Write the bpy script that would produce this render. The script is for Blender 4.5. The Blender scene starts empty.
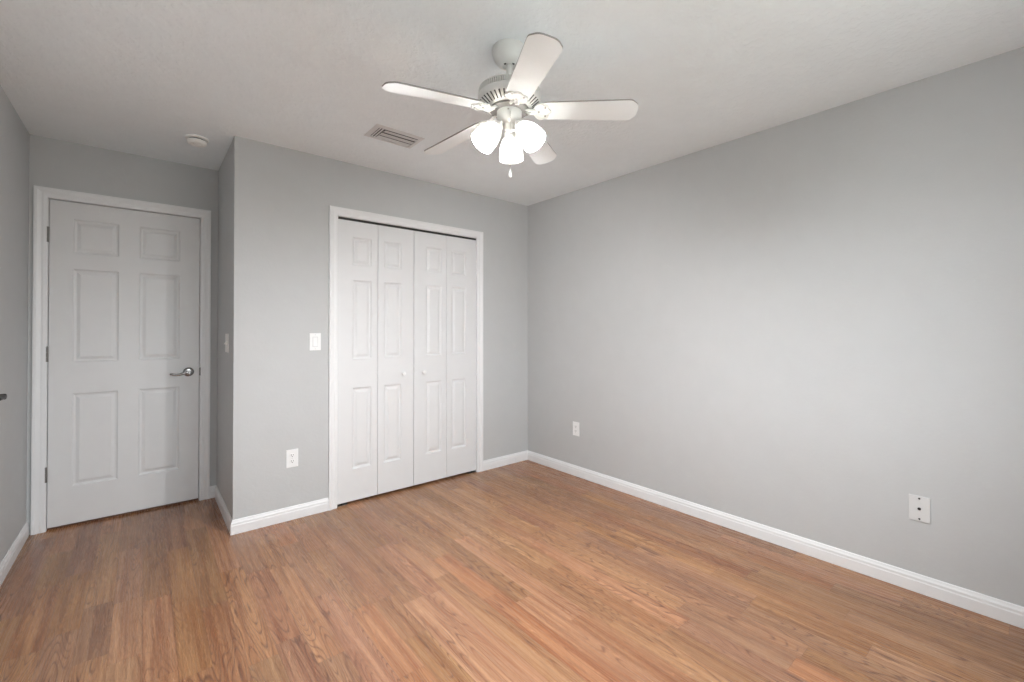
import bpy, bmesh, math, random
from mathutils import Vector, Matrix
PI = math.pi
SC = bpy.context.scene
COL = SC.collection
random.seed(11)

# ------------------------------------------------------------ camera
W, H = 1024, 682
cam_d = bpy.data.cameras.new('camera')
cam = bpy.data.objects.new('camera', cam_d)
COL.objects.link(cam)
cam_d.sensor_width = 36.0
cam_d.lens = 439.854 / W * 36.0
cam_d.shift_y = -15.32 / W
cam_d.clip_start = 0.02
_y, _p = math.radians(39.877), math.radians(0.45)
_f = Vector((math.sin(_y) * math.cos(_p), math.cos(_y) * math.cos(_p), math.sin(_p)))
cam.location = (0, 0, 1.251)
cam.rotation_euler = _f.to_track_quat('-Z', 'Y').to_euler()
SC.camera = cam

# ------------------------------------------------------------ room numbers (metres)
XL, XR = -0.544, 2.833      # left / right wall faces
YB = -0.36                  # wall with the window, behind the camera
YC = 3.157                  # closet wall face
XK = 0.419                  # alcove side face
YD = 3.940                  # entry door wall face
HC = 2.44
WX0, WX1, WZ0, WZ1 = 0.05, 1.95, 0.85, 2.05     # window opening in wall_rear

# ------------------------------------------------------------ world, daylight, exposure
world = bpy.data.worlds.new('world')
SC.world = world
world.use_nodes = True
wn = world.node_tree
bg = wn.nodes['Background']
wtc = wn.nodes.new('ShaderNodeTexCoord')            # overcast sky above, darker ground below the horizon
wsp = wn.nodes.new('ShaderNodeSeparateXYZ')
wmr = wn.nodes.new('ShaderNodeMapRange')
wmr.inputs['From Min'].default_value = -0.06
wmr.inputs['From Max'].default_value = 0.10
wmx = wn.nodes.new('ShaderNodeMix')
wmx.data_type = 'RGBA'
wmx.inputs['A'].default_value = (0.30, 0.31, 0.29, 1)
wmx.inputs['B'].default_value = (0.93, 0.965, 1.0, 1)
wn.links.new(wtc.outputs['Generated'], wsp.inputs[0])
wn.links.new(wsp.outputs[2], wmr.inputs['Value'])
wn.links.new(wmr.outputs[0], wmx.inputs['Factor'])
wn.links.new(wmx.outputs['Result'], bg.inputs[0])
bg.inputs[1].default_value = 11.0
pd = bpy.data.lights.new('window_daylight', 'AREA')
pd.shape = 'RECTANGLE'
pd.size, pd.size_y = WX1 - WX0, WZ1 - WZ0
pd.cycles.is_portal = True
po = bpy.data.objects.new('window_daylight', pd)
COL.objects.link(po)
po.location = ((WX0 + WX1) / 2, YB - 0.13, (WZ0 + WZ1) / 2)
po.rotation_euler = (PI / 2, 0, 0)      # -Z axis of the light points to +Y
vs = SC.view_settings
vs.view_transform = 'Standard'
vs.look = 'None'
vs.gamma = 1.0
vs.use_curve_mapping = False
vs.exposure = 0.17
SC.cycles.use_denoising = True
SC.cycles.max_bounces = 14
SC.cycles.diffuse_bounces = 10
SC.cycles.transmission_bounces = 8
SC.cycles.transparent_max_bounces = 8
SC.cycles.sample_clamp_indirect = 30.0
BULB_W = 42.0

# ------------------------------------------------------------ materials
def new_mat(name):
    m = bpy.data.materials.new(name)
    m.use_nodes = True
    nt = m.node_tree
    b = nt.nodes['Principled BSDF']
    return m, nt, b

def N(nt, typ, **kw):
    n = nt.nodes.new(typ)
    for k, v in kw.items():
        setattr(n, k, v)
    return n

def bump(nt, b, scale, detail, strength, dist, typ='noise', ramp=None):
    tc = N(nt, 'ShaderNodeTexCoord')
    no = N(nt, 'ShaderNodeTexNoise')
    no.inputs['Scale'].default_value = scale
    no.inputs['Detail'].default_value = detail
    nt.links.new(tc.outputs['Object'], no.inputs['Vector'])
    src = no.outputs['Fac']
    if ramp:
        r = N(nt, 'ShaderNodeMapRange')
        r.inputs['From Min'].default_value = ramp[0]
        r.inputs['From Max'].default_value = ramp[1]
        r.interpolation_type = 'SMOOTHSTEP'
        nt.links.new(src, r.inputs['Value'])
        src = r.outputs['Result']
    bp = N(nt, 'ShaderNodeBump')
    bp.inputs['Strength'].default_value = strength
    bp.inputs['Distance'].default_value = dist
    nt.links.new(src, bp.inputs['Height'])
    nt.links.new(bp.outputs['Normal'], b.inputs['Normal'])

def plain(name, col, rough=0.5, metal=0.0, bp=None, spec=0.5):
    m, nt, b = new_mat(name)
    b.inputs['Roughness'].default_value = rough
    b.inputs['Metallic'].default_value = metal
    b.inputs['Specular IOR Level'].default_value = spec
    # faint mottling so that no surface is a dead flat colour
    tc = N(nt, 'ShaderNodeTexCoord')
    no = N(nt, 'ShaderNodeTexNoise')
    no.inputs['Scale'].default_value = 9.0
    no.inputs['Detail'].default_value = 3.0
    nt.links.new(tc.outputs['Object'], no.inputs['Vector'])
    mx = N(nt, 'ShaderNodeMix', data_type='RGBA')
    mx.inputs['A'].default_value = (*[c * 0.97 for c in col], 1)
    mx.inputs['B'].default_value = (*[min(1, c * 1.03) for c in col], 1)
    nt.links.new(no.outputs['Fac'], mx.inputs['Factor'])
    nt.links.new(mx.outputs['Result'], b.inputs['Base Color'])
    if bp:
        bump(nt, b, *bp)
    return m

M = {}
M['wall'] = plain('wall_paint', (0.515, 0.528, 0.532), 0.6, bp=(60, 4, 0.22, 0.003), spec=0.3)
M['ceiling'] = plain('ceiling_paint', (0.84, 0.89, 0.915), 0.8, bp=(34, 4, 0.34, 0.004, 'noise', (0.45, 0.62)), spec=0.2)
M['trim'] = plain('trim_enamel', (0.78, 0.79, 0.80), 0.35)
M['door'] = plain('door_enamel', (0.70, 0.705, 0.71), 0.42, bp=(140, 2, 0.06, 0.001))
M['closet_door'] = plain('closet_door_enamel', (0.70, 0.71, 0.72), 0.42, bp=(140, 2, 0.06, 0.001))
M['dark'] = plain('dark_void', (0.02, 0.02, 0.02), 0.9)
M['hinge'] = plain('dull_nickel', (0.22, 0.21, 0.20), 0.4, metal=0.7)
M['nickel'] = plain('satin_nickel', (0.34, 0.335, 0.33), 0.22, metal=1.0)
M['plastic'] = plain('white_plastic', (0.82, 0.83, 0.83), 0.35)
M['plate'] = plain('painted_plate', (0.64, 0.65, 0.65), 0.4)
M['slot'] = plain('slot_dark', (0.10, 0.10, 0.10), 0.6)
M['black'] = plain('black_metal', (0.02, 0.02, 0.02), 0.4)
M['detector'] = plain('detector_plastic', (0.88, 0.88, 0.86), 0.4)
M['fan'] = plain('fan_white_enamel', (0.72, 0.72, 0.70), 0.3)
M['fan_shade'] = plain('fan_vent_shadow', (0.06, 0.06, 0.06), 0.7)
M['blade'] = plain('blade_white', (0.82, 0.85, 0.86), 0.4)
M['bladeedge'] = plain('blade_edge', (0.30, 0.29, 0.28), 0.5)
M['vent'] = plain('vent_enamel', (0.66, 0.66, 0.66), 0.4)
M['chain'] = plain('chain_metal', (0.35, 0.34, 0.32), 0.35, metal=0.8)
M['threshold'] = plain('threshold_wood', (0.16, 0.075, 0.04), 0.5)

def shade_glass():
    m = bpy.data.materials.new('opal_glass')
    m.use_nodes = True
    nt = m.node_tree
    nt.nodes.clear()
    out = N(nt, 'ShaderNodeOutputMaterial')
    tr = N(nt, 'ShaderNodeBsdfTranslucent'); tr.inputs[0].default_value = (0.9, 0.9, 0.88, 1)
    df = N(nt, 'ShaderNodeBsdfDiffuse'); df.inputs[0].default_value = (0.75, 0.75, 0.74, 1)
    gl = N(nt, 'ShaderNodeBsdfGlossy'); gl.inputs['Roughness'].default_value = 0.25
    m1 = N(nt, 'ShaderNodeMixShader'); m1.inputs[0].default_value = 0.42
    m2 = N(nt, 'ShaderNodeMixShader'); m2.inputs[0].default_value = 0.05
    nt.links.new(df.outputs[0], m1.inputs[1]); nt.links.new(tr.outputs[0], m1.inputs[2])
    nt.links.new(m1.outputs[0], m2.inputs[1]); nt.links.new(gl.outputs[0], m2.inputs[2])
    nt.links.new(m2.outputs[0], out.inputs[0])
    return m
M['opal'] = shade_glass()

def bulb_mat():
    m, nt, b = new_mat('lit_bulb')
    b.inputs['Base Color'].default_value = (1, 1, 1, 1)
    b.inputs['Emission Color'].default_value = (1.0, 0.99, 0.985, 1)
    b.inputs['Emission Strength'].default_value = 650.0
    return m
M['bulb'] = bulb_mat()

def pane_mat():
    m = bpy.data.materials.new('window_glass')
    m.use_nodes = True
    nt = m.node_tree
    nt.nodes.clear()
    out = N(nt, 'ShaderNodeOutputMaterial')
    t = N(nt, 'ShaderNodeBsdfTransparent'); t.inputs[0].default_value = (0.95, 0.96, 0.96, 1)
    g = N(nt, 'ShaderNodeBsdfGlossy'); g.inputs['Roughness'].default_value = 0.0
    mx = N(nt, 'ShaderNodeMixShader'); mx.inputs[0].default_value = 0.05
    nt.links.new(t.outputs[0], mx.inputs[1]); nt.links.new(g.outputs[0], mx.inputs[2])
    nt.links.new(mx.outputs[0], out.inputs[0])
    return m
M['pane'] = pane_mat()

def floor_mat():
    m, nt, b = new_mat('laminate_planks')
    L = nt.links.new
    geo = N(nt, 'ShaderNodeNewGeometry')
    at = N(nt, 'ShaderNodeAttribute', attribute_name='board')    # r,g,b = three random numbers per strip
    sep = N(nt, 'ShaderNodeSeparateColor'); L(at.outputs['Color'], sep.inputs[0])
    xyz = N(nt, 'ShaderNodeSeparateXYZ'); L(geo.outputs['Position'], xyz.inputs[0])
    def math_(op, a, bb, clamp=False):
        n = N(nt, 'ShaderNodeMath', operation=op, use_clamp=clamp)
        for i, v in enumerate((a, bb)):
            if v is None: continue
            if isinstance(v, (int, float)): n.inputs[i].default_value = v
            else: L(v, n.inputs[i])
        return n.outputs[0]
    def coord(sx, sy, ox, oy):
        c = N(nt, 'ShaderNodeCombineXYZ')
        L(math_('ADD', math_('MULTIPLY', xyz.outputs[0], sx), math_('MULTIPLY', sep.outputs[0], ox)), c.inputs[0])
        L(math_('ADD', math_('MULTIPLY', xyz.outputs[1], sy), math_('MULTIPLY', sep.outputs[1], oy)), c.inputs[1])
        L(math_('MULTIPLY', sep.outputs[2], 37.0), c.inputs[2])
        return c.outputs[0]
    def noise(vec, scale, detail=2.0, rough=0.5):
        n = N(nt, 'ShaderNodeTexNoise')
        n.inputs['Scale'].default_value = scale
        n.inputs['Detail'].default_value = detail
        n.inputs['Roughness'].default_value = rough
        L(vec, n.inputs['Vector'])
        return n.outputs['Fac']
    def rng(v, a, bb, c=0.0, d=1.0, mode='SMOOTHSTEP'):
        n = N(nt, 'ShaderNodeMapRange', interpolation_type=mode)
        n.inputs['From Min'].default_value = a; n.inputs['From Max'].default_value = bb
        n.inputs['To Min'].default_value = c; n.inputs['To Max'].default_value = d
        L(v, n.inputs['Value'])
        return n.outputs['Result']
    # contour lines of a stretched noise = cathedral figure
    big = noise(coord(11.0, 1.15, 31.0, 53.0), 1.0, 1.0, 0.45)
    wob = noise(coord(60.0, 9.0, 3.0, 7.0), 1.0, 2.0)
    ph = math_('ADD', math_('MULTIPLY', big, 185.0), math_('MULTIPLY', wob, 1.6))
    rings = math_('POWER', math_('ABSOLUTE', math_('SINE', math_('MULTIPLY', ph, 0.5), None), None), 0.8)
    dark_line = rng(rings, 0.05, 0.75, 1.0, 0.0)
    # figure shows only in patches
    patch = rng(noise(coord(7.0, 1.3, 11.0, 17.0), 1.0, 1.0), 0.42, 0.54)
    fig = math_('MULTIPLY', dark_line, math_('ADD', math_('MULTIPLY', patch, 0.85), 0.15))
    # fine pores and long streaks
    pore = rng(noise(coord(170.0, 5.0, 90.0, 40.0), 1.0, 3.0, 0.6), 0.40, 0.72)
    streak = noise(coord(40.0, 1.1, 50.0, 20.0), 1.0, 4.0, 0.65)
    # colours
    c1 = N(nt, 'ShaderNodeMix', data_type='RGBA')
    c1.inputs['A'].default_value = (0.265, 0.120, 0.066, 1)
    c1.inputs['B'].default_value = (0.440, 0.240, 0.138, 1)
    L(rng(streak, 0.28, 0.72), c1.inputs['Factor'])
    hs = N(nt, 'ShaderNodeHueSaturation')
    L(c1.outputs['Result'], hs.inputs['Color'])
    L(rng(sep.outputs[0], 0, 1, 0.4965, 0.508, 'LINEAR'), hs.inputs['Hue'])
    L(rng(sep.outputs[1], 0, 1, 0.98, 1.11, 'LINEAR'), hs.inputs['Saturation'])
    L(rng(sep.outputs[2], 0, 1, 0.82, 1.12, 'LINEAR'), hs.inputs['Value'])
    c2 = N(nt, 'ShaderNodeMix', data_type='RGBA')
    c2.inputs['B'].default_value = (0.120, 0.050, 0.030, 1)
    L(hs.outputs['Color'], c2.inputs['A'])
    L(math_('ADD', math_('MULTIPLY', fig, 0.68), math_('MULTIPLY', pore, 0.26), True), c2.inputs['Factor'])
    # joint lines between strips (uv = metres from the strip's edges)
    uv = N(nt, 'ShaderNodeAttribute', attribute_name='strip_width_length')
    us = N(nt, 'ShaderNodeSeparateXYZ'); L(uv.outputs['Vector'], us.inputs[0])
    uvn = N(nt, 'ShaderNodeUVMap', uv_map='strip')
    uu = N(nt, 'ShaderNodeSeparateXYZ'); L(uvn.outputs[0], uu.inputs[0])
    ex = math_('MINIMUM', uu.outputs[0], math_('SUBTRACT', us.outputs[0], uu.outputs[0]))
    ey = math_('MINIMUM', uu.outputs[1], math_('SUBTRACT', us.outputs[1], uu.outputs[1]))
    seam = rng(math_('MINIMUM', ex, ey), 0.0004, 0.0016, 0.40, 0.0)
    c3 = N(nt, 'ShaderNodeMix', data_type='RGBA')
    c3.inputs['B'].default_value = (0.10, 0.05, 0.035, 1)
    L(c2.outputs['Result'], c3.inputs['A']); L(seam, c3.inputs['Factor'])
    L(c3.outputs['Result'], b.inputs['Base Color'])
    b.inputs['Roughness'].default_value = 0.33
    L(rng(pore, 0, 1, 0.24, 0.36, 'LINEAR'), b.inputs['Roughness'])
    b.inputs['Specular IOR Level'].default_value = 0.5
    bp = N(nt, 'ShaderNodeBump')
    bp.inputs['Strength'].default_value = 0.12
    bp.inputs['Distance'].default_value = 0.001
    L(pore, bp.inputs['Height']); L(bp.outputs['Normal'], b.inputs['Normal'])
    return m
M['floor'] = floor_mat()

# ------------------------------------------------------------ helpers
def obj(name, bm, mat, parent=None, smooth=False, mats=None):
    me = bpy.data.meshes.new(name)
    bm.normal_update()
    bm.to_mesh(me)
    bm.free()
    for mm in (mats or [mat]):
        me.materials.append(mm)
    if smooth:
        for p in me.polygons:
            p.use_smooth = True
        me.set_sharp_from_angle(angle=math.radians(38))
    o = bpy.data.objects.new(name, me)
    COL.objects.link(o)
    if parent:
        o.parent = parent
    return o

def tag(o, label=None, cat=None, group=None, kind=None):
    if label: o['label'] = label
    if cat: o['category'] = cat
    if group: o['group'] = group
    if kind: o['kind'] = kind
    return o

def thing(name, label=None, cat=None, loc=(0, 0, 0), rot=(0, 0, 0), group=None, kind=None):
    o = bpy.data.objects.new(name, None)
    o.empty_display_size = 0.1
    COL.objects.link(o)
    o.location = loc
    o.rotation_euler = rot
    return tag(o, label, cat, group, kind)

def box(bm, x0, x1, y0, y1, z0, z1, bev=0.0, seg=2, mi=0):
    v = [bm.verts.new((x, y, z)) for z in (z0, z1) for y in (y0, y1) for x in (x0, x1)]
    fs = [bm.faces.new([v[i] for i in q]) for q in
          ((0, 2, 3, 1), (4, 5, 7, 6), (0, 1, 5, 4), (2, 6, 7, 3), (0, 4, 6, 2), (1, 3, 7, 5))]
    if bev > 0:
        es = list({e for f in fs for e in f.edges})
        r = bmesh.ops.bevel(bm, geom=es, offset=bev, segments=seg, affect='EDGES', profile=0.5)
        fs = r['faces']
    for f in fs:
        if f.is_valid: f.material_index = mi
    return bm

def B(): return bmesh.new()

def lathe(bm, prof, n=32, M4=Matrix(), cap0=True, cap1=True, mi=0):
    """prof: list of (radius, z) from one end to the other"""
    rings = []
    for r, z in prof:
        rings.append([bm.verts.new(M4 @ Vector((r * math.cos(2 * PI * i / n), r * math.sin(2 * PI * i / n), z))) for i in range(n)])
    up = prof[-1][1] > prof[0][1]
    for a, b in zip(rings, rings[1:]):
        for i in range(n):
            j = (i + 1) % n
            f = bm.faces.new((a[i], a[j], b[j], b[i]))
            f.material_index = mi
    if cap0: bm.faces.new(rings[0][::-1]).material_index = mi
    if cap1: bm.faces.new(rings[-1]).material_index = mi
    return bm

def tube(bm, pts, rad, n=10, closed=False, flat=1.0):
    pts = [Vector(p) for p in pts]
    rs = rad if isinstance(rad, (list, tuple)) else [rad] * len(pts)
    rings = []
    up = Vector((0, 0, 1))
    for i, p in enumerate(pts):
        a = pts[max(0, i - 1)]; b = pts[min(len(pts) - 1, i + 1)]
        d = (b - a).normalized()
        s = d.cross(up)
        if s.length < 1e-3: s = d.cross(Vector((1, 0, 0)))
        s.normalize(); t = s.cross(d)
        rings.append([bm.verts.new(p + rs[i] * (math.cos(2 * PI * k / n) * s + flat * math.sin(2 * PI * k / n) * t)) for k in range(n)])
    for a, b in zip(rings, rings[1:]):
        for k in range(n):
            bm.faces.new((a[k], a[(k + 1) % n], b[(k + 1) % n], b[k]))
    bm.faces.new(rings[0][::-1]); bm.faces.new(rings[-1])
    bmesh.ops.recalc_face_normals(bm, faces=bm.faces[:])
    return bm

def prism(bm, outline, axis_map):
    """extrude outline [(u,v)] between w0 and w1; axis_map(u,v,w)->xyz, w in (0,1)"""
    a = [bm.verts.new(axis_map(u, v, 0)) for u, v in outline]
    b = [bm.verts.new(axis_map(u, v, 1)) for u, v in outline]
    n = len(a)
    for i in range(n):
        bm.faces.new((a[i], a[(i + 1) % n], b[(i + 1) % n], b[i]))
    bm.faces.new(a[::-1]); bm.faces.new(b)
    bmesh.ops.recalc_face_normals(bm, faces=bm.faces[:])
    return bm

# ------------------------------------------------------------ floor: strips with the photograph's joints
SW = 0.1008
joints = {1: [2.528, 3.15, 1.97], 2: [2.411, 3.39], -3: [2.58, 3.155], -2: [2.74], -1: [2.70, 3.32], 0: [3.31, 2.64], 5: [2.57],
          7: [2.628, 1.963], 6: [2.172, 2.80], 8: [1.958, 1.641], 4: [1.944, 2.60], 3: [1.885, 2.70], 11: [1.945],
          15: [1.974], 16: [1.651], 13: [1.541], 18: [0.599], 21: [0.430], 23: [0.546], 25: [1.052], 22: [1.079]}
def build_floor():
    bm = B()
    colL = bm.loops.layers.float_color.new('board')
    swl = bm.loops.layers.float_vector.new('strip_width_length')
    uvl = bm.loops.layers.uv.new('strip')
    Y0, Y1 = YB - 0.12, 4.20
    for k in range(-7, 30):
        x0, x1 = k * SW, (k + 1) * SW
        rk = random.Random(900 + k)
        cuts = sorted(joints.get(k, [rk.uniform(0.6, 2.6)]))
        lo = cuts[0]
        while True:
            lo -= rk.choice((0.45, 0.62, 0.8, 0.95)) + rk.uniform(-0.05, 0.05)
            if lo < Y0 + 0.08: break
            cuts.insert(0, lo)
        hi = cuts[-1]
        while True:
            hi += rk.choice((0.45, 0.62, 0.8, 0.95)) + rk.uniform(-0.05, 0.05)
            if hi > Y1 - 0.08: break
            cuts.append(hi)
        ys = [Y0] + cuts + [Y1]
        for a, b in zip(ys, ys[1:]):
            r = (rk.random(), rk.random(), rk.random(), 1.0)
            v = [bm.verts.new(c) for c in ((x0, a, 0), (x1, a, 0), (x1, b, 0), (x0, b, 0))]
            f = bm.faces.new(v)
            for l, uvv in zip(f.loops, ((0, 0), (x1 - x0, 0), (x1 - x0, b - a), (0, b - a))):
                l[colL] = r
                l[swl] = (x1 - x0, b - a, 0)
                l[uvl].uv = uvv
    # slab under the strips
    v = [bm.verts.new((x, y, -0.06)) for x, y in ((-7 * SW, Y0), (30 * SW, Y0), (30 * SW, Y1), (-7 * SW, Y1))]
    bm.faces.new(v[::-1])
    for f in bm.faces: pass
    return obj('floor', bm, M['floor'])
floor = tag(build_floor(), 'orange brown wood laminate floor laid in narrow strips', 'floor', kind='structure')

def struct(name, bm, mat, label, cat):
    return tag(obj(name, bm, mat), label, cat, kind='structure')

# ------------------------------------------------------------ ceiling and walls
T = 0.12
bm = B(); box(bm, XL - T, XR + T, YB - T, 4.20, HC, HC + 0.12)
struct('ceiling', bm, M['ceiling'], 'white textured ceiling with the fan hanging from it', 'ceiling')
bm = B(); box(bm, XR, XR + T, YB - T, 4.20, 0, HC)
struct('wall_right', bm, M['wall'], 'long bare light grey wall on the right', 'wall')
# left wall, with an opening for the door beside the camera
LD0, LD1, LDH = 2.2905, 3.064, 2.066
bm = B()
box(bm, XL - T, XL, YB - T, LD0, 0, HC); box(bm, XL - T, XL, LD1, 4.20, 0, HC)
box(bm, XL - T, XL, LD0, LD1, LDH, HC); box(bm, XL - T - 0.09, XL - T - 0.05, LD0 - .1, LD1 + .1, 0, LDH + .1)
struct('wall_left', bm, M['wall'], 'narrow strip of grey wall left of the entry door', 'wall')
# entry wall (alcove end)
D0, D1, DH = -0.4615, 0.312, 2.066
bm = B()
box(bm, XL, D0, YD, YD + T, 0, HC); box(bm, D1, XK, YD, YD + T, 0, HC)
box(bm, D0, D1, YD, YD + T, DH, HC); box(bm, XL, XK, YD + T + 0.06, YD + T + 0.12, 0, HC)  # rear box: sheet added behind the doorway to keep sky light out
struct('wall_entry', bm, M['wall'], 'shaded grey wall at the alcove end around the entry door', 'wall')
bm = B(); box(bm, XK, XK + 0.115, YC + 0.115, 4.20, 0, HC)
struct('wall_alcove', bm, M['wall'], 'dark side wall of the alcove right of the entry door', 'wall')
# closet wall
C0, C1, CH = 1.040, 2.236, 2.049
bm = B()
box(bm, XK, C0, YC, YC + 0.115, 0, HC); box(bm, C1, XR, YC, YC + 0.115, 0, HC); box(bm, C0, C1, YC, YC + 0.115, CH, HC)
struct('wall_back', bm, M['wall'], 'light grey wall holding the white closet doors', 'wall')
bm = B(); box(bm, XK + 0.115, XR, 3.82, 3.90, 0, HC)
struct('wall_closet', bm, M['wall'], 'back wall inside the closed closet', 'wall')
# rear wall with the window opening
bm = B()
box(bm, XL, WX0, YB - T, YB, 0, HC); box(bm, WX1, XR, YB - T, YB, 0, HC)
box(bm, WX0, WX1, YB - T, YB, 0, WZ0); box(bm, WX0, WX1, YB - T, YB, WZ1, HC)
struct('wall_rear', bm, M['wall'], 'grey wall with the window opposite the closet', 'wall')

# window
wt = thing('window_1', 'white sash window in the rear wall', 'window', ((WX0 + WX1) / 2, YB - 0.08, WZ0), kind='structure')
hw = (WX1 - WX0) / 2; hh = WZ1 - WZ0
bm = B()
box(bm, -hw, -hw + .045, -.03, .03, 0, hh); box(bm, hw - .045, hw, -.03, .03, 0, hh)
box(bm, -hw + .045, hw - .045, -.03, .03, 0, .045); box(bm, -hw + .045, hw - .045, -.03, .03, hh - .045, hh)
box(bm, -.02, .02, -.025, .025, .045, hh - .045)
obj('window_frame', bm, M['trim'], wt)
bm = B(); box(bm, -hw + .045, -.02, -.003, .003, .045, hh - .045); obj('window_pane', bm, M['pane'], wt)
bm = B(); box(bm, .02, hw - .045, -.003, .003, .045, hh - .045); obj('window_pane', bm, M['pane'], wt)
bm = B(); box(bm, -hw - .03, hw + .03, .0802, .105, -.022, -.001, .004); obj('window_sill', bm, M['trim'], wt)

# ------------------------------------------------------------ baseboards
BT, BH = 0.013, 0.086
BPROF = [(0, 0), (BT, 0), (BT, BH * .60), (BT - .002, BH * .66), (BT - .002, BH * .78), (BT - .006, BH * .88), (BT - .008, BH * .97), (BT - .010, BH), (0, BH)]
def baseboard(name, p0, p1, n, m0, m1, label):
    """p0->p1 along the wall face, n = unit normal into the room; m0/m1 = mitre (+1 outside corner, -1 inside corner, 0 square)"""
    p0 = Vector(p0); p1 = Vector(p1); n = Vector(n); d = (p1 - p0).normalized()
    bm = B()
    def mp(u, v, w):
        base = p0 - d * (m0 * u) if w == 0 else p1 + d * (m1 * u)
        q = base + n * u
        return (q.x, q.y, v)
    prism(bm, [(u, v + 0.0008) for u, v in BPROF], mp)
    o = obj(name, bm, M['trim'])
    return tag(o, label, 'baseboard', kind='structure')
LCAS = 0.0665
KD = 0.94
KC = 0.89            # the closet trim is a little narrower
e = 0.0004
baseboard('baseboard_right', (XR - e, YB, 0), (XR - e, YC, 0), (-1, 0, 0), -1, -1, 'white baseboard along the long right wall')
baseboard('baseboard_back', (XK, YC - e, 0), (C0 - LCAS * KC, YC - e, 0), (0, -1, 0), 1, 0, 'short white baseboard between the outer corner and the closet trim')
baseboard('baseboard_closet', (C1 + LCAS * KC, YC - e, 0), (XR, YC - e, 0), (0, -1, 0), 0, -1, 'short white baseboard between the closet trim and the right wall')
baseboard('baseboard_alcove', (XK - e, YC, 0), (XK - e, YD, 0), (-1, 0, 0), 1, -1, 'white baseboard on the dark alcove side wall')
baseboard('baseboard_entry', (D1 + LCAS * KD, YD - e, 0), (XK, YD - e, 0), (0, -1, 0), 0, -1, 'tiny white baseboard piece right of the entry door trim')
baseboard('baseboard_left', (XL + e, LD1 + LCAS * KD, 0), (XL + e, YD, 0), (1, 0, 0), 0, -1, 'white baseboard on the left wall beside the entry door')
baseboard('baseboard_left_near', (XL + e, YB, 0), (XL + e, LD0 - LCAS * KD, 0), (1, 0, 0), -1, 0, 'white baseboard on the left wall beside the camera')
baseboard('baseboard_rear', (XL, YB + e, 0), (XR, YB + e, 0), (0, 1, 0), -1, -1, 'white baseboard under the window')

# ------------------------------------------------------------ casings (mitred, moulded)
CPROF = [(0.0, 0.0), (0.0, .008), (.006, .011), (.020, .012), (.030, .0105), (.040, .013), (.050, .0165), (.060, .017), (LCAS, .0155), (LCAS, 0)]
# u = distance outward from the opening, v = thickness out of the wall
def casing_bm(x0, x1, h, sc=1.0):
    """opening from x0 to x1, height h; wall plane y=0, room at -y"""
    bm = B()
    def leg(xs, sgn):
        def mp(u, v, w):
            return (xs + sgn * u, -v, 0.0006 if w == 0 else h + u)
        prism(bm, [(u * sc, v) for u, v in CPROF], mp)
    leg(x0, -1); leg(x1, 1)
    def mp(u, v, w):
        return (x0 - u if w == 0 else x1 + u, -v, h + u)
    prism(bm, [(u * sc, v) for u, v in CPROF], mp)
    return bm

# ------------------------------------------------------------ moulded door slabs
def panel_face(bm, x0, x1, z0, z1, yf, panels):
    """front face at y=yf split into stiles, rails and moulded panels"""
    xs = sorted({x0, x1} | {p[0] for p in panels} | {p[1] for p in panels})
    zs = sorted({z0, z1} | {p[2] for p in panels} | {p[3] for p in panels})
    def quad(a, b, c, d):
        bm.faces.new([bm.verts.new(q) for q in (a, b, c, d)])
    for i in range(len(xs) - 1):
        for j in range(len(zs) - 1):
            cx, cz = (xs[i] + xs[i + 1]) / 2, (zs[j] + zs[j + 1]) / 2
            if any(p[0] < cx < p[1] and p[2] < cz < p[3] for p in panels): continue
            quad((xs[i], yf, zs[j]), (xs[i + 1], yf, zs[j]), (xs[i + 1], yf, zs[j + 1]), (xs[i], yf, zs[j + 1]))
    prof = [(0, 0), (.003, .0035), (.008, .0075), (.014, .009), (.018, .009), (.034, .0025), (.036, .002)]
    for a, b, c, d in panels:
        for (s, ds), (t, dt) in zip(prof, prof[1:]):
            A = [(a + s, yf + ds, c + s), (b - s, yf + ds, c + s), (b - s, yf + ds, d - s), (a + s, yf + ds, d - s)]
            Bq = [(a + t, yf + dt, c + t), (b - t, yf + dt, c + t), (b - t, yf + dt, d - t), (a + t, yf + dt, d - t)]
            for k in range(4):
                quad(A[k], A[(k + 1) % 4], Bq[(k + 1) % 4], Bq[k])
        s, ds = prof[-1]
        quad((a + s, yf + ds, c + s), (b - s, yf + ds, c + s), (b - s, yf + ds, d - s), (a + s, yf + ds, d - s))

def slab_bm(x0, x1, z0, z1, yf, th, panels):
    bm = B()
    panel_face(bm, x0, x1, z0, z1, yf, panels)
    yb = yf + th
    def quad(*q):
        bm.faces.new([bm.verts.new(v) for v in q])
    quad((x1, yb, z0), (x0, yb, z0), (x0, yb, z1), (x1, yb, z1))
    quad((x0, yb, z0), (x0, yf, z0), (x0, yf, z1), (x0, yb, z1))
    quad((x1, yf, z0), (x1, yb, z0), (x1, yb, z1), (x1, yf, z1))
    quad((x0, yf, z1), (x1, yf, z1), (x1, yb, z1), (x0, yb, z1))
    quad((x0, yb, z0), (x1, yb, z0), (x1, yf, z0), (x0, yf, z0))
    bmesh.ops.remove_doubles(bm, verts=bm.verts[:], dist=0.0002)
    bmesh.ops.recalc_face_normals(bm, faces=bm.faces[:])
    return bm

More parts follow.
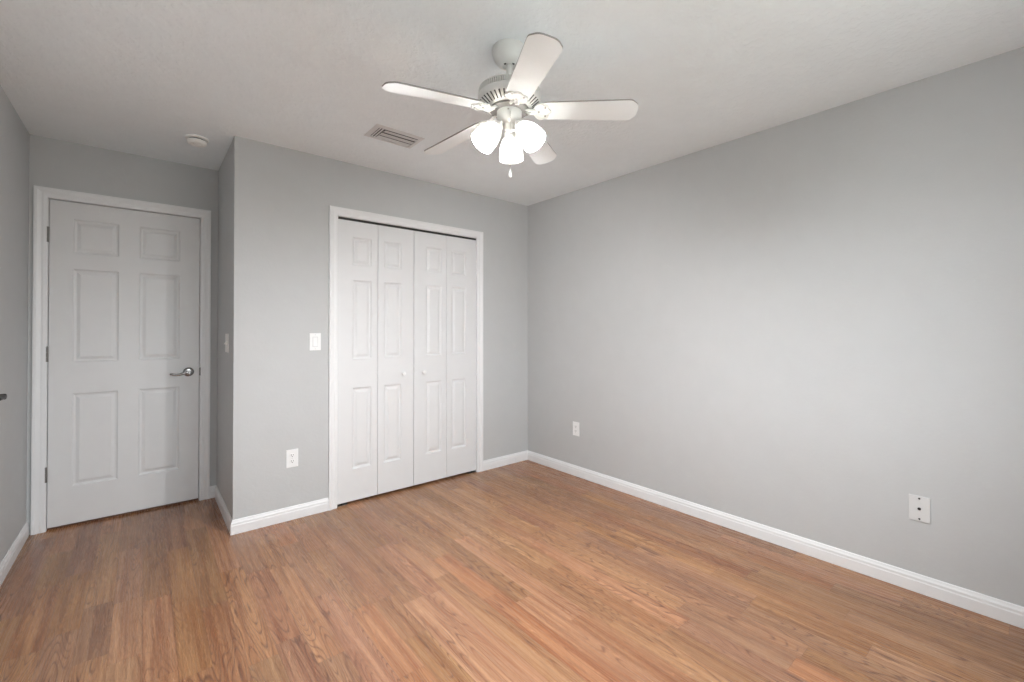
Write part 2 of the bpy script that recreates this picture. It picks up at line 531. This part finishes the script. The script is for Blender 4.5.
def lever_handle(par, x, z, yf, lever_mat, ros_mat, straight=False):
    h = thing('door_handle'); h.parent = par; h.location = (x, yf, z); h.scale = (1, 1.24 if straight else 1, 1)
    Ry = Matrix.Rotation(PI / 2, 4, 'X')       # +z -> -y (out of the door)
    bm = B()
    lathe(bm, [(.0325, .0005), (.0325, .003), (.030, .007), (.024, .0095), (.016, .011), (.0145, .011)], 36, Ry)
    obj('rosette', bm, ros_mat, h, True)
    bm = B()
    lathe(bm, [(.0125, .009), (.0115, .02), (.0115, .038), (.013, .044), (.013, .055), (.010, .058)], 24, Ry)
    # curved lever, swinging down then up into a scrolled tip, pointing to -x
    pts = [(0, -.049, 0), (-.018, -.050, -.001), (-.038, -.051, -.008), (-.055, -.051, -.013), (-.072, -.051, -.0145),
           (-.086, -.051, -.012), (-.097, -.050, -.008), (-.104, -.048, -.008), (-.107, -.046, -.011)]
    if straight: pts = [(x_, y_, z_ * .12) for x_, y_, z_ in pts]
    tube(bm, pts, [.011, .0105, .0092, .0082, .0078, .0080, .0085, .0075, .004], 14)
    obj('lever', bm, lever_mat, h, True)
    return h

def entry_door(name, loc, rotz, label, knob_mat, lever_z):
    t = thing(name, label, 'door', loc, (0, 0, rotz), kind='structure')
    # local frame: opening x 0..w, wall plane y=0 with the room at -y
    w, h = D1 - D0, DH
    obj('door_casing', casing_bm(0, w, h, KD), M['trim'], t, False)
    bm = B()
    box(bm, 0.0002, .0012, .0005, .11, .0006, h - .001); box(bm, w - .0012, w - .0002, .0005, .11, .0006, h - .001)
    box(bm, .0012, w - .0012, .0005, .11, h - .0012, h - .0003)
    box(bm, .0012, .012, .046, .075, .0006, h - .0012); box(bm, w - .012, w - .0012, .046, .075, .0006, h - .0012)
    box(bm, .012, w - .012, .046, .075, h - .012, h - .0012)
    obj('door_jamb', bm, M['trim'], t)
    s = .1075; c1, c2 = .108, .650
    P = []
    for a, b in ((.1095, .3285), (.4325, .6555)):
        P += [(a, b, .250, .840), (a, b, 1.040, 1.635), (a, b, 1.735, 1.953)]
    obj('door_slab', slab_bm(.0042, w - .0042, .016, h - .0055, .006, .036, P), M['door'], t)
    for hz in (.348, 1.093, 1.837):
        bm = B()
        for q in range(3):
            lathe(bm, [(.0062, hz - .045 + q * .030), (.0062, hz - .045 + q * .030 + .0292)], 14, Matrix.Translation((-.001, -.0065, 0)))
        lathe(bm, [(.0072, hz + .045), (.0072, hz + .048), (.003, hz + .051)], 14, Matrix.Translation((-.001, -.0065, 0)))
        box(bm, .0005, .0035, -.004, .03, hz - .045, hz + .045)
        obj('hinge', bm, M['hinge'], t, True)
    lever_handle(t, w - .066, lever_z, .006, knob_mat, knob_mat, knob_mat is not M['nickel'])
    bm = B(); box(bm, w - .0035, w + .0045, -.0155, .006, lever_z - .029, lever_z + .029, .0012)
    obj('strike_plate', bm, M['hinge'], t)
    bm = B(); box(bm, .0015, w - .0015, .02, .108, .0006, .0075, .002)
    obj('threshold', bm, M['threshold'], t)
    return t

entry_door('door_1', (D0, YD, 0), 0, 'white six-panel entry door with a lever handle and dark hinges', M['nickel'], .942)
entry_door('door_2', (XL, LD0 + (LD1 - LD0 - (D1 - D0)) / 2, 0), PI / 2, 'door in the left wall with a dark lever tip at the picture edge', M['black'], .946)

# ------------------------------------------------------------ closet
ct = obj('trim_1', casing_bm(C0, C1, CH, KC), M['trim'])
ct.location = (0, YC, 0)
tag(ct, 'white moulded trim framing the closet opening', 'trim', kind='structure')
bm = B()
box(bm, C0 + .0002, C0 + .0012, YC + .0005, YC + .114, .0006, CH - .001); box(bm, C1 - .0012, C1 - .0002, YC + .0005, YC + .114, .0006, CH - .001)
box(bm, C0 + .0012, C1 - .0012, YC + .0005, YC + .114, CH - .0012, CH - .0003)
struct('trim_2', bm, M['trim'], 'white jamb lining inside the closet opening', 'trim')
bm = B()
box(bm, C0 + .0014, C1 - .0014, YC + .012, YC + .047, CH - .0165, CH - .0014)
tr = obj('closet_track', bm, M['black'])
tag(tr, 'black metal track above the closet folding doors', 'track', kind='structure')

def bifold(name, xa, xb, knob_leaf, label):
    """two hinged leaves from xa to xb"""
    yf = YC + .008
    t = thing(name, label, 'closet door', ((xa + xb) / 2, yf, 0.0), kind='structure')
    cx = (xa + xb) / 2
    wl = (xb - xa - .003) / 2
    zs = ((.245, .828), (1.035, 1.606), (1.712, 1.915))
    first = None
    for i in range(2):
        l0 = xa - cx if i == 0 else xa - cx + wl + .003
        l1 = l0 + wl
        a, b = (l0 + .104, l1 - .047) if i == 0 else (l0 + .047, l1 - .104)
        P = [(a, b, z0, z1) for z0, z1 in zs]
        leaf = obj('door_leaf', slab_bm(l0, l1, .019, 2.030, 0, .034, P), M['closet_door'], t)
        if i == knob_leaf:
            kx = (1.537 - cx) if knob_leaf == 1 else (1.715 - cx)
            bm = B()
            lathe(bm, [(.0095, .0003), (.0095, .002), (.0065, .005), (.006, .012), (.0105, .016), (.0155, .021), (.0168, .026), (.0145, .031), (.008, .0335), (.002, .034)], 28,
                  Matrix.Translation((kx, 0, .908)) @ Matrix.Rotation(PI / 2, 4, 'X'))
            obj('knob', bm, M['plastic'], leaf, True)
    for hz in (.32, 1.05, 1.80):
        bm = B(); lathe(bm, [(.0035, hz - .03), (.0035, hz + .03)], 10, Matrix.Translation((0, .0375, 0)))
        obj('hinge', bm, M['hinge'], t)
    bm = B()
    xe = xa - cx + .035 if knob_leaf == 1 else xb - cx - .035
    lathe(bm, [(.004, .0068), (.004, .0185)], 10, Matrix.Translation((xe, .017, 0)))
    xj = xa - cx + .0005 if knob_leaf == 1 else xb - cx - .0005
    x2 = xa - cx + .075 if knob_leaf == 1 else xb - cx - .075
    box(bm, min(xj, x2), max(xj, x2), -.002, .028, .0012, .0065)
    obj('pivot_bracket', bm, M['nickel'], t)
    return t
XM = 1.6335
bifold('door_3', C0 + .0045, XM - .0022, 1, 'left folding pair of white panelled closet door leaves')
bifold('door_4', XM + .0022, C1 - .0045, 0, 'right folding pair of white panelled closet door leaves')

# ------------------------------------------------------------ wall plates: local frame x right, z up, -y out of the wall
def plate_base(name, label, cat, loc, rotz, w=.073, h=.117, group=None, mat='plastic', tilt=0):
    t = thing(name, label, cat, loc, (0, tilt, rotz), group)
    bm = B()
    box(bm, -w / 2, w / 2, -.0055, -.0002, -h / 2, h / 2, .0022, 3)
    obj('wall_plate', bm, M[mat], t)
    return t
def duplex(label, loc, rotz):
    t = plate_base('wall_outlet', label, 'outlet', loc, rotz)
    for s in (-1, 1):
        z = s * .0195
        bm = B()
        pts = []
        for k in range(24):
            a = 2 * PI * k / 24
            pts.append((max(-.0155, min(.0155, .0172 * math.cos(a))), max(-.0125, min(.0125, .0172 * math.sin(a)))))
        prism(bm, pts, lambda u, v, w_: (u, -.0052 - .0022 * w_, z + v))
        r = obj('receptacle', bm, M['plastic'], t)
        bm = B()
        box(bm, -.0080, -.0050, -.0078, -.0070, z - .001, z + .0085); box(bm, .0048, .0075, -.0078, -.0070, z, z + .0078)
        lathe(bm, [(.0030, .0070), (.0030, .0078)], 12, Matrix.Translation((0, 0, z - .0065)) @ Matrix.Rotation(PI / 2, 4, 'X'))
        obj('slots', bm, M['slot'], r)
    bm = B(); lathe(bm, [(.003, .0053), (.003, .0064)], 12, Matrix.Rotation(PI / 2, 4, 'X'))
    obj('screw', bm, M['plate'], t)
    return t
duplex('white duplex outlet plate low on the wall left of the closet', (.750, YC, .401), 0)
duplex('white outlet plate low on the right wall near the room corner', (XR, 2.535, .400), -PI / 2)

t = plate_base('light_switch', 'white rocker light switch plate at hand height left of the closet', 'light switch', (.891, YC, 1.165), 0)
bm = B(); box(bm, -.0175, .0175, -.0065, -.005, -.034, .034, .0005, 1); obj('switch_frame', bm, M['plate'], t)
bm = B()
prism(bm, [(-.0062, -.030), (-.0100, -.030), (-.0078, 0), (-.0070, .030), (-.0062, .030)], lambda u, v, w_: (-.0135 + .027 * w_, u, v))
obj('rocker', bm, M['plastic'], t)
for z in (-.0475, .0475):
    bm = B(); lathe(bm, [(.003, .0052), (.003, .0064)], 12, Matrix.Translation((0, 0, z)) @ Matrix.Rotation(PI / 2, 4, 'X')); obj('screw', bm, M['plate'], t)

t = plate_base('switch_plate', 'pale switch plate seen edge-on on the dark alcove wall', 'light switch', (XK, 3.42, 1.160), -PI / 2, w=.117, h=.122, mat='detector')
for s in (-1, 1):
    bm = B()
    prism(bm, [(-.0050, -.012), (-.0150, -.009 ), (-.0150, -.002), (-.0050, .010)], lambda u, v, w_: (s * .023 - .005 + .010 * w_, u, v))
    obj('toggle', bm, M['detector'], t)

t = plate_base('cable_plate', 'painted cable outlet plate low on the right wall nearest the camera', 'cable outlet', (XR, .368, .398), -PI / 2, w=.077, h=.120, mat='plate', tilt=0)
bm = B(); lathe(bm, [(.0062, .0053), (.0062, .0075), (.0046, .0078), (.0046, .013), (.0020, .013)], 18, Matrix.Rotation(PI / 2, 4, 'X')); obj('jack', bm, M['black'], t)
for z in (-.048, .048):
    bm = B(); lathe(bm, [(.0042, .0052), (.0042, .0063), (.003, .0068)], 14, Matrix.Translation((0, 0, z)) @ Matrix.Rotation(PI / 2, 4, 'X')); obj('screw', bm, M['black'], t)

# ------------------------------------------------------------ smoke detector
t = thing('smoke_detector', 'round white smoke detector on the ceiling above the alcove', 'smoke detector', (.245, 3.355, HC))
bm = B(); lathe(bm, [(.062, -.0003), (.062, -.007), (.059, -.010), (.044, -.010)], 48); obj('base', bm, M['detector'], t, True)
bm = B(); lathe(bm, [(.042, -.010), (.042, -.020)], 40); obj('sensor_slot', bm, M['slot'], t)
bm = B(); lathe(bm, [(.048, -.0165), (.051, -.018), (.051, -.029), (.047, -.037), (.039, -.041), (.027, -.041), (.025, -.0385), (.020, -.0385), (.018, -.041), (.004, -.042)], 48); obj('cover', bm, M['detector'], t, True)
bm = B(); lathe(bm, [(.008, -.040), (.008, -.044), (.006, -.045)], 20, Matrix.Translation((.031, 0, 0))); obj('test_button', bm, M['detector'], t, True)

# ------------------------------------------------------------ ceiling vent
VX0, VX1, VY0, VY1 = 1.025, 1.335, 2.445, 2.645
vx, vy = (VX0 + VX1) / 2, (VY0 + VY1) / 2
t = thing('ceiling_vent', 'white louvred air register on the ceiling left of the fan', 'air vent', (vx, vy, HC))
a, b = (VX1 - VX0) / 2, (VY1 - VY0) / 2
bm = B()
fr = .026
def ringf(z_out, z_in):
    o_ = [(-a, -b), (a, -b), (a, b), (-a, b)]
    i_ = [(-a + fr, -b + fr), (a - fr, -b + fr), (a - fr, b - fr), (-a + fr, b - fr)]
    for k in range(4):
        k2 = (k + 1) % 4
        top = [(*o_[k], -.0004), (*o_[k2], -.0004)]
        bot = [(*o_[k], z_out), (*o_[k2], z_out)]
        inn = [(*i_[k], z_in), (*i_[k2], z_in)]
        int_ = [(*i_[k], -.0004), (*i_[k2], -.0004)]
        for q in ((top[0], top[1], bot[1], bot[0]), (bot[0], bot[1], inn[1], inn[0]), (inn[0], inn[1], int_[1], int_[0]), (int_[0], int_[1], top[1], top[0])):
            bm.faces.new([bm.verts.new(v) for v in q])
ringf(-.002, -.008)
bmesh.ops.remove_doubles(bm, verts=bm.verts[:], dist=.0001)
bmesh.ops.recalc_face_normals(bm, faces=bm.faces[:])
obj('frame', bm, M['vent'], t)
bm = B(); box(bm, -a + fr, a - fr, -b + fr, b - fr, -.0014, -.0005); obj('duct_shade_plate', bm, M['slot'], t)  # no hole here: dark plate painted for the shade inside the duct
def louvre(y_low, y_high, drop):
    """curved blade hanging low at y_low and rising to y_high"""
    bm = B()
    prof = []
    for k in range(9):
        u = k / 8
        prof.append((y_low + (y_high - y_low) * u, -.0024 - drop * math.cos(u * PI / 2) ** .8))
    prof = prof + [(u, v + .0009) for u, v in prof[::-1]]
    prism(bm, prof, lambda u, v, w_: ((-a + fr + .040) if w_ == 0 else (a - fr - .002), u, v))
    return obj('louvre', bm, M['vent'], t, True)
louvre(-.0705, -.022, .0095)
louvre(-.0165, .029, .0045)
louvre(.0325, .0735, .0028)
for xx in (-a + fr + .004, -a + fr + .021):
    bm = B()
    prism(bm, [(0, -.009), (.0145, -.0030), (.0145, -.0022), (-.0006, -.0084)], lambda u, v, w_: (xx + u, (-b + fr + .003) if w_ == 0 else (b - fr - .003), v))
    obj('end_louvre', bm, M['vent'], t)

# ------------------------------------------------------------ ceiling fan
FX, FY = 1.183, 1.434
fan = thing('ceiling_fan', 'white five-blade ceiling fan with three lit glass shades', 'ceiling fan', (FX, FY, HC))
Zc = lambda z: z - HC
bm = B()
lathe(bm, [(.071, -.0004), (.073, -.006), (.073, -.018), (.070, -.032), (.062, -.050), (.050, -.064), (.036, -.072), (.030, -.074), (.026, -.070)], 48)
obj('canopy', bm, M['fan'], fan, True)
for k in range(2):
    bm = B()
    aa = math.radians(-175 + 90 * k)
    bmesh.ops.create_uvsphere(bm, u_segments=12, v_segments=8, radius=.0055, matrix=Matrix.Translation((.026 * math.cos(aa), .026 * math.sin(aa), -.0715)))
    obj('canopy_slot', bm, M['fan_shade'], fan, True)
bm = B(); lathe(bm, [(.0135, -.060), (.0135, Zc(2.312)), (.020, Zc(2.308)), (.022, Zc(2.296)), (.030, Zc(2.285)), (.030, Zc(2.272))], 24)
obj('downrod', bm, M['fan'], fan, True)
# motor housing
motor = obj('motor_housing', lathe(B(), [(.030, Zc(2.274)), (.085, Zc(2.272)), (.112, Zc(2.266)), (.129, Zc(2.261)), (.129, Zc(2.258)), (.117, Zc(2.257)), (.117, Zc(2.236)), (.131, Zc(2.234)), (.133, Zc(2.228)), (.133, Zc(2.214)), (.130, Zc(2.209)),
                    (.092, Zc(2.183)), (.088, Zc(2.182)), (.060, Zc(2.186))], 72), M['fan'], fan, True)
# fluted top band
bm = B()
for k in range(84):
    aa = 2 * PI * k / 84
    box(bm, .1175, .1305, -.0026, .0026, Zc(2.2345), Zc(2.2575))
    bm.verts.ensure_lookup_table()
    bmesh.ops.rotate(bm, verts=bm.verts[-8:], cent=(0, 0, 0), matrix=Matrix.Rotation(aa, 3, 'Z'))
obj('fluted_band', bm, M['fan'], motor)
# slots on the lower cone
bm = B()
for k in range(40):
    aa = 2 * PI * (k + .5) / 40
    n0 = len(bm.verts)
    rr0, zz0, rr1, zz1 = .0965, Zc(2.1853), .126, Zc(2.2055)
    w0, w1 = .0026, .0036
    v = [bm.verts.new(c) for c in ((rr0, -w0, zz0), (rr0, w0, zz0), (rr1, w1, zz1), (rr1, -w1, zz1),
                                   (rr0, -w0, zz0 + .004), (rr0, w0, zz0 + .004), (rr1, w1, zz1 + .004), (rr1, -w1, zz1 + .004))]
    for q in ((0, 3, 2, 1), (4, 5, 6, 7), (0, 1, 5, 4), (1, 2, 6, 5), (2, 3, 7, 6), (3, 0, 4, 7)):
        bm.faces.new([v[i] for i in q])
    bmesh.ops.rotate(bm, verts=v, cent=(0, 0, 0), matrix=Matrix.Rotation(aa, 3, 'Z'))
obj('vent_slots', bm, M['fan_shade'], motor)
# rotor plate under the motor
bm = B(); lathe(bm, [(.058, Zc(2.186)), (.082, Zc(2.183)), (.082, Zc(2.174)), (.060, Zc(2.171))], 48)
obj('rotor_plate', bm, M['bladeedge'], fan, True)

# blades, one wobbling disc
tilt = Matrix.Rotation(-.0193, 4, 'Y') @ Matrix.Rotation(-.0205, 4, 'X')
def blade_outline():
    r0, r1, w0, w1 = .128, .533, .050, .060
    pts = [(r0 + .012, -w0 * .86), (r0 + .035, -w0)]
    pts += [(r1 - .042, -w1), (r1 - .034, -w1 * .985), (r1 - .026, -w1 * .93), (r1 - .009, -w1 * .66), (r1 - .003, -w1 * .50), (r1, -w1 * .30)]
    up = [(x, -y) for x, y in pts[::-1]]
    return pts + up + [(r0 + .002, w0 * .55), (r0 - .004, 0), (r0 + .002, -w0 * .55)]
def make_blade(az):
    bz = Zc(2.1773)
    t4 = Matrix.Translation((0, 0, bz)) @ tilt @ Matrix.Rotation(az, 4, 'Z') @ Matrix.Rotation(.0614, 4, 'Y')
    pit = Matrix.Rotation(math.radians(-12.35), 4, 'X')
    bl = B()
    ol = blade_outline()
    prism(bl, ol, lambda u, v, w_: (u, v, -.003 + .006 * w_))
    for f in bl.faces:
        if abs(f.normal.z) < .5: f.material_index = 1
    bl.transform(t4 @ pit)
    o = obj('blade', bl, None, fan, mats=[M['blade'], M['bladeedge']])
    # scalloped iron bracket holding it from beneath
    bm = B()
    def plate(out, z0, z1):
        prism(bm, out, lambda u, v, w_: (u, v, z0 + (z1 - z0) * w_))
    half = [(.092, .012), (.102, .016), (.110, .030), (.120, .044), (.131, .050), (.141, .0475), (.147, .040), (.153, .042), (.162, .038), (.166, .028), (.163, .020), (.170, .015), (.177, .006)]
    plate([(x, -y) for x, y in half] + [(x, y) for x, y in half[::-1]], -.0068, -.0032)
    # raised rim and two small scrolls
    rim = [(x - .002 if x > .12 else x, y - .003) for x, y in half]
    for s in (-1, 1):
        tube(bm, [(x, s * y, -.0072) for x, y in rim], .0030, 8)
        tube(bm, [(.118, s * .010, -.0070), (.130, s * .018, -.0070), (.140, s * .018, -.0070), (.146, s * .011, -.0070)], .0022, 8)
    bm.transform(t4 @ pit)
    arm = B()
    for s in (-1, 1):
        tube(arm, [(.066, s * .010, .004), (.078, s * .012, -.002), (.090, s * .015, -.008), (.102, s * .014, -.008), (.112, s * .012, -.007)], [.0055, .006, .006, .0055, .005], 10)
    arm.transform(t4)
    me = bpy.data.meshes.new('tmp'); arm.to_mesh(me); arm.free()
    bm.from_mesh(me); bpy.data.meshes.remove(me)
    obj('blade_iron', bm, M['fan'], o, True)
    for dx, dy in ((.125, 0), (.152, .025), (.152, -.025)):
        s = B(); lathe(s, [(.0045, -.0030), (.0045, -.0078), (.0036, -.0098), (.001, -.0104)], 12, Matrix.Translation((dx, dy, 0)))
        s.transform(t4 @ pit)
        obj('screw', s, M['chain'], o, True)
for k in range(5):
    make_blade(math.radians(-116.4 + 72 * k))

# switch housing and light kit
sw = obj('switch_housing', lathe(B(), [(.045, Zc(2.178)), (.052, Zc(2.172)), (.0525, Zc(2.150)), (.050, Zc(2.138)), (.044, Zc(2.128)), (.036, Zc(2.121)), (.026, Zc(2.116)),
            (.022, Zc(2.104)), (.020, Zc(2.094)), (.014, Zc(2.090)), (.008, Zc(2.086)), (.003, Zc(2.085))], 40), M['fan'], fan, True)
FWD = math.atan2(_f.y, _f.x)
for k in range(3):
    bm = B()
    aa = FWD + PI + math.radians(-4 + 120 * k)
    bmesh.ops.create_uvsphere(bm, u_segments=10, v_segments=6, radius=.0035, matrix=Matrix.Translation((.0525 * math.cos(aa), .0525 * math.sin(aa), Zc(2.160))))
    obj('screw', bm, M['chain'], sw, True)

def lamp(az):
    # axis: outward and down
    A = Matrix.Rotation(az, 4, 'Z')
    neck = Vector((.050, 0, Zc(2.108)))
    tl = math.radians(40)
    ax = Vector((math.sin(tl), 0, -math.cos(tl)))
    q = Vector((0, 0, 1)).rotation_difference(ax).to_matrix().to_4x4()
    X = A @ Matrix.Translation(neck) @ q
    bm = B()
    tube(bm, [(.015, 0, Zc(2.118)), (.026, 0, Zc(2.124)), (.038, 0, Zc(2.122)), (.047, 0, Zc(2.113)), (.051, 0, Zc(2.107))], [.009, .009, .009, .010, .011], 12)
    bm.transform(A)
    arm = obj('lamp_arm', bm, M['fan'], fan, True)
    bm = B()
    lathe(bm, [(.012, -.004), (.024, .000), (.0265, .006), (.0265, .020), (.0245, .022)], 28, X)
    obj('lamp_holder', bm, M['fan'], arm, True)
    # opal bell glass, open at the far end, with thickness
    outer = [(.0235, .010), (.0265, .018), (.0340, .030), (.0415, .046), (.0475, .064), (.0510, .082), (.0525, .098), (.0530, .110), (.0540, .119)]
    inner = [(r - .003, z) for r, z in outer[::-1]]
    bm = B()
    lathe(bm, outer + inner, 40, X, cap0=False, cap1=False)
    obj('lamp_shade', bm, M['opal'], arm, True)
    bm = B()
    lathe(bm, [(.012, .010), (.0125, .014), (.0130, .034), (.0150, .044), (.0180, .0525), (.016, .054)], 28, X)
    obj('bulb_collar_baffle', bm, M['plastic'], arm, True)  # opaque sleeve added to keep bulb light off the upper glass
    bm = B()
    lathe(bm, [(.0165, .0535), (.0215, .063), (.0245, .072), (.0265, .084), (.0252, .096), (.0195, .106), (.0105, .1115), (.002, .113)], 28, X)
    bo = obj('bulb', bm, M['bulb'], arm, True)
    ld = bpy.data.lights.new('bulb_light', 'SPOT')
    ld.energy = BULB_W
    ld.color = (1.0, .985, .98)
    ld.shadow_soft_size = .018
    ld.spot_size = math.radians(156)
    ld.spot_blend = .8
    lo = bpy.data.objects.new('bulb_light', ld)
    COL.objects.link(lo)
    lo.parent = fan
    lo.matrix_local = X @ Matrix.Translation((0, 0, .1155)) @ Matrix.Rotation(PI, 4, 'X')
    return arm
for k in range(3):
    lamp(FWD + math.radians(120 * k - 4))

# pull chain with a white teardrop, on the camera side of the switch housing
ca = FWD + PI
cx_, cy_ = .054 * math.cos(ca) + .004 * math.sin(FWD), .054 * math.sin(ca) - .004 * math.cos(FWD)
bm = B()
z = Zc(2.150)
while z > Zc(1.906):
    bmesh.ops.create_icosphere(bm, subdivisions=1, radius=.0015, matrix=Matrix.Translation((cx_, cy_, z)))
    z -= .0029
ch = obj('pull_chain', bm, M['chain'], fan, True)
bm = B(); lathe(bm, [(.0012, Zc(1.911)), (.0028, Zc(1.904)), (.0052, Zc(1.891)), (.0060, Zc(1.882)), (.0048, Zc(1.875)), (.001, Zc(1.873))], 16, Matrix.Translation((cx_, cy_, 0)))
obj('pull', bm, M['plastic'], ch, True)
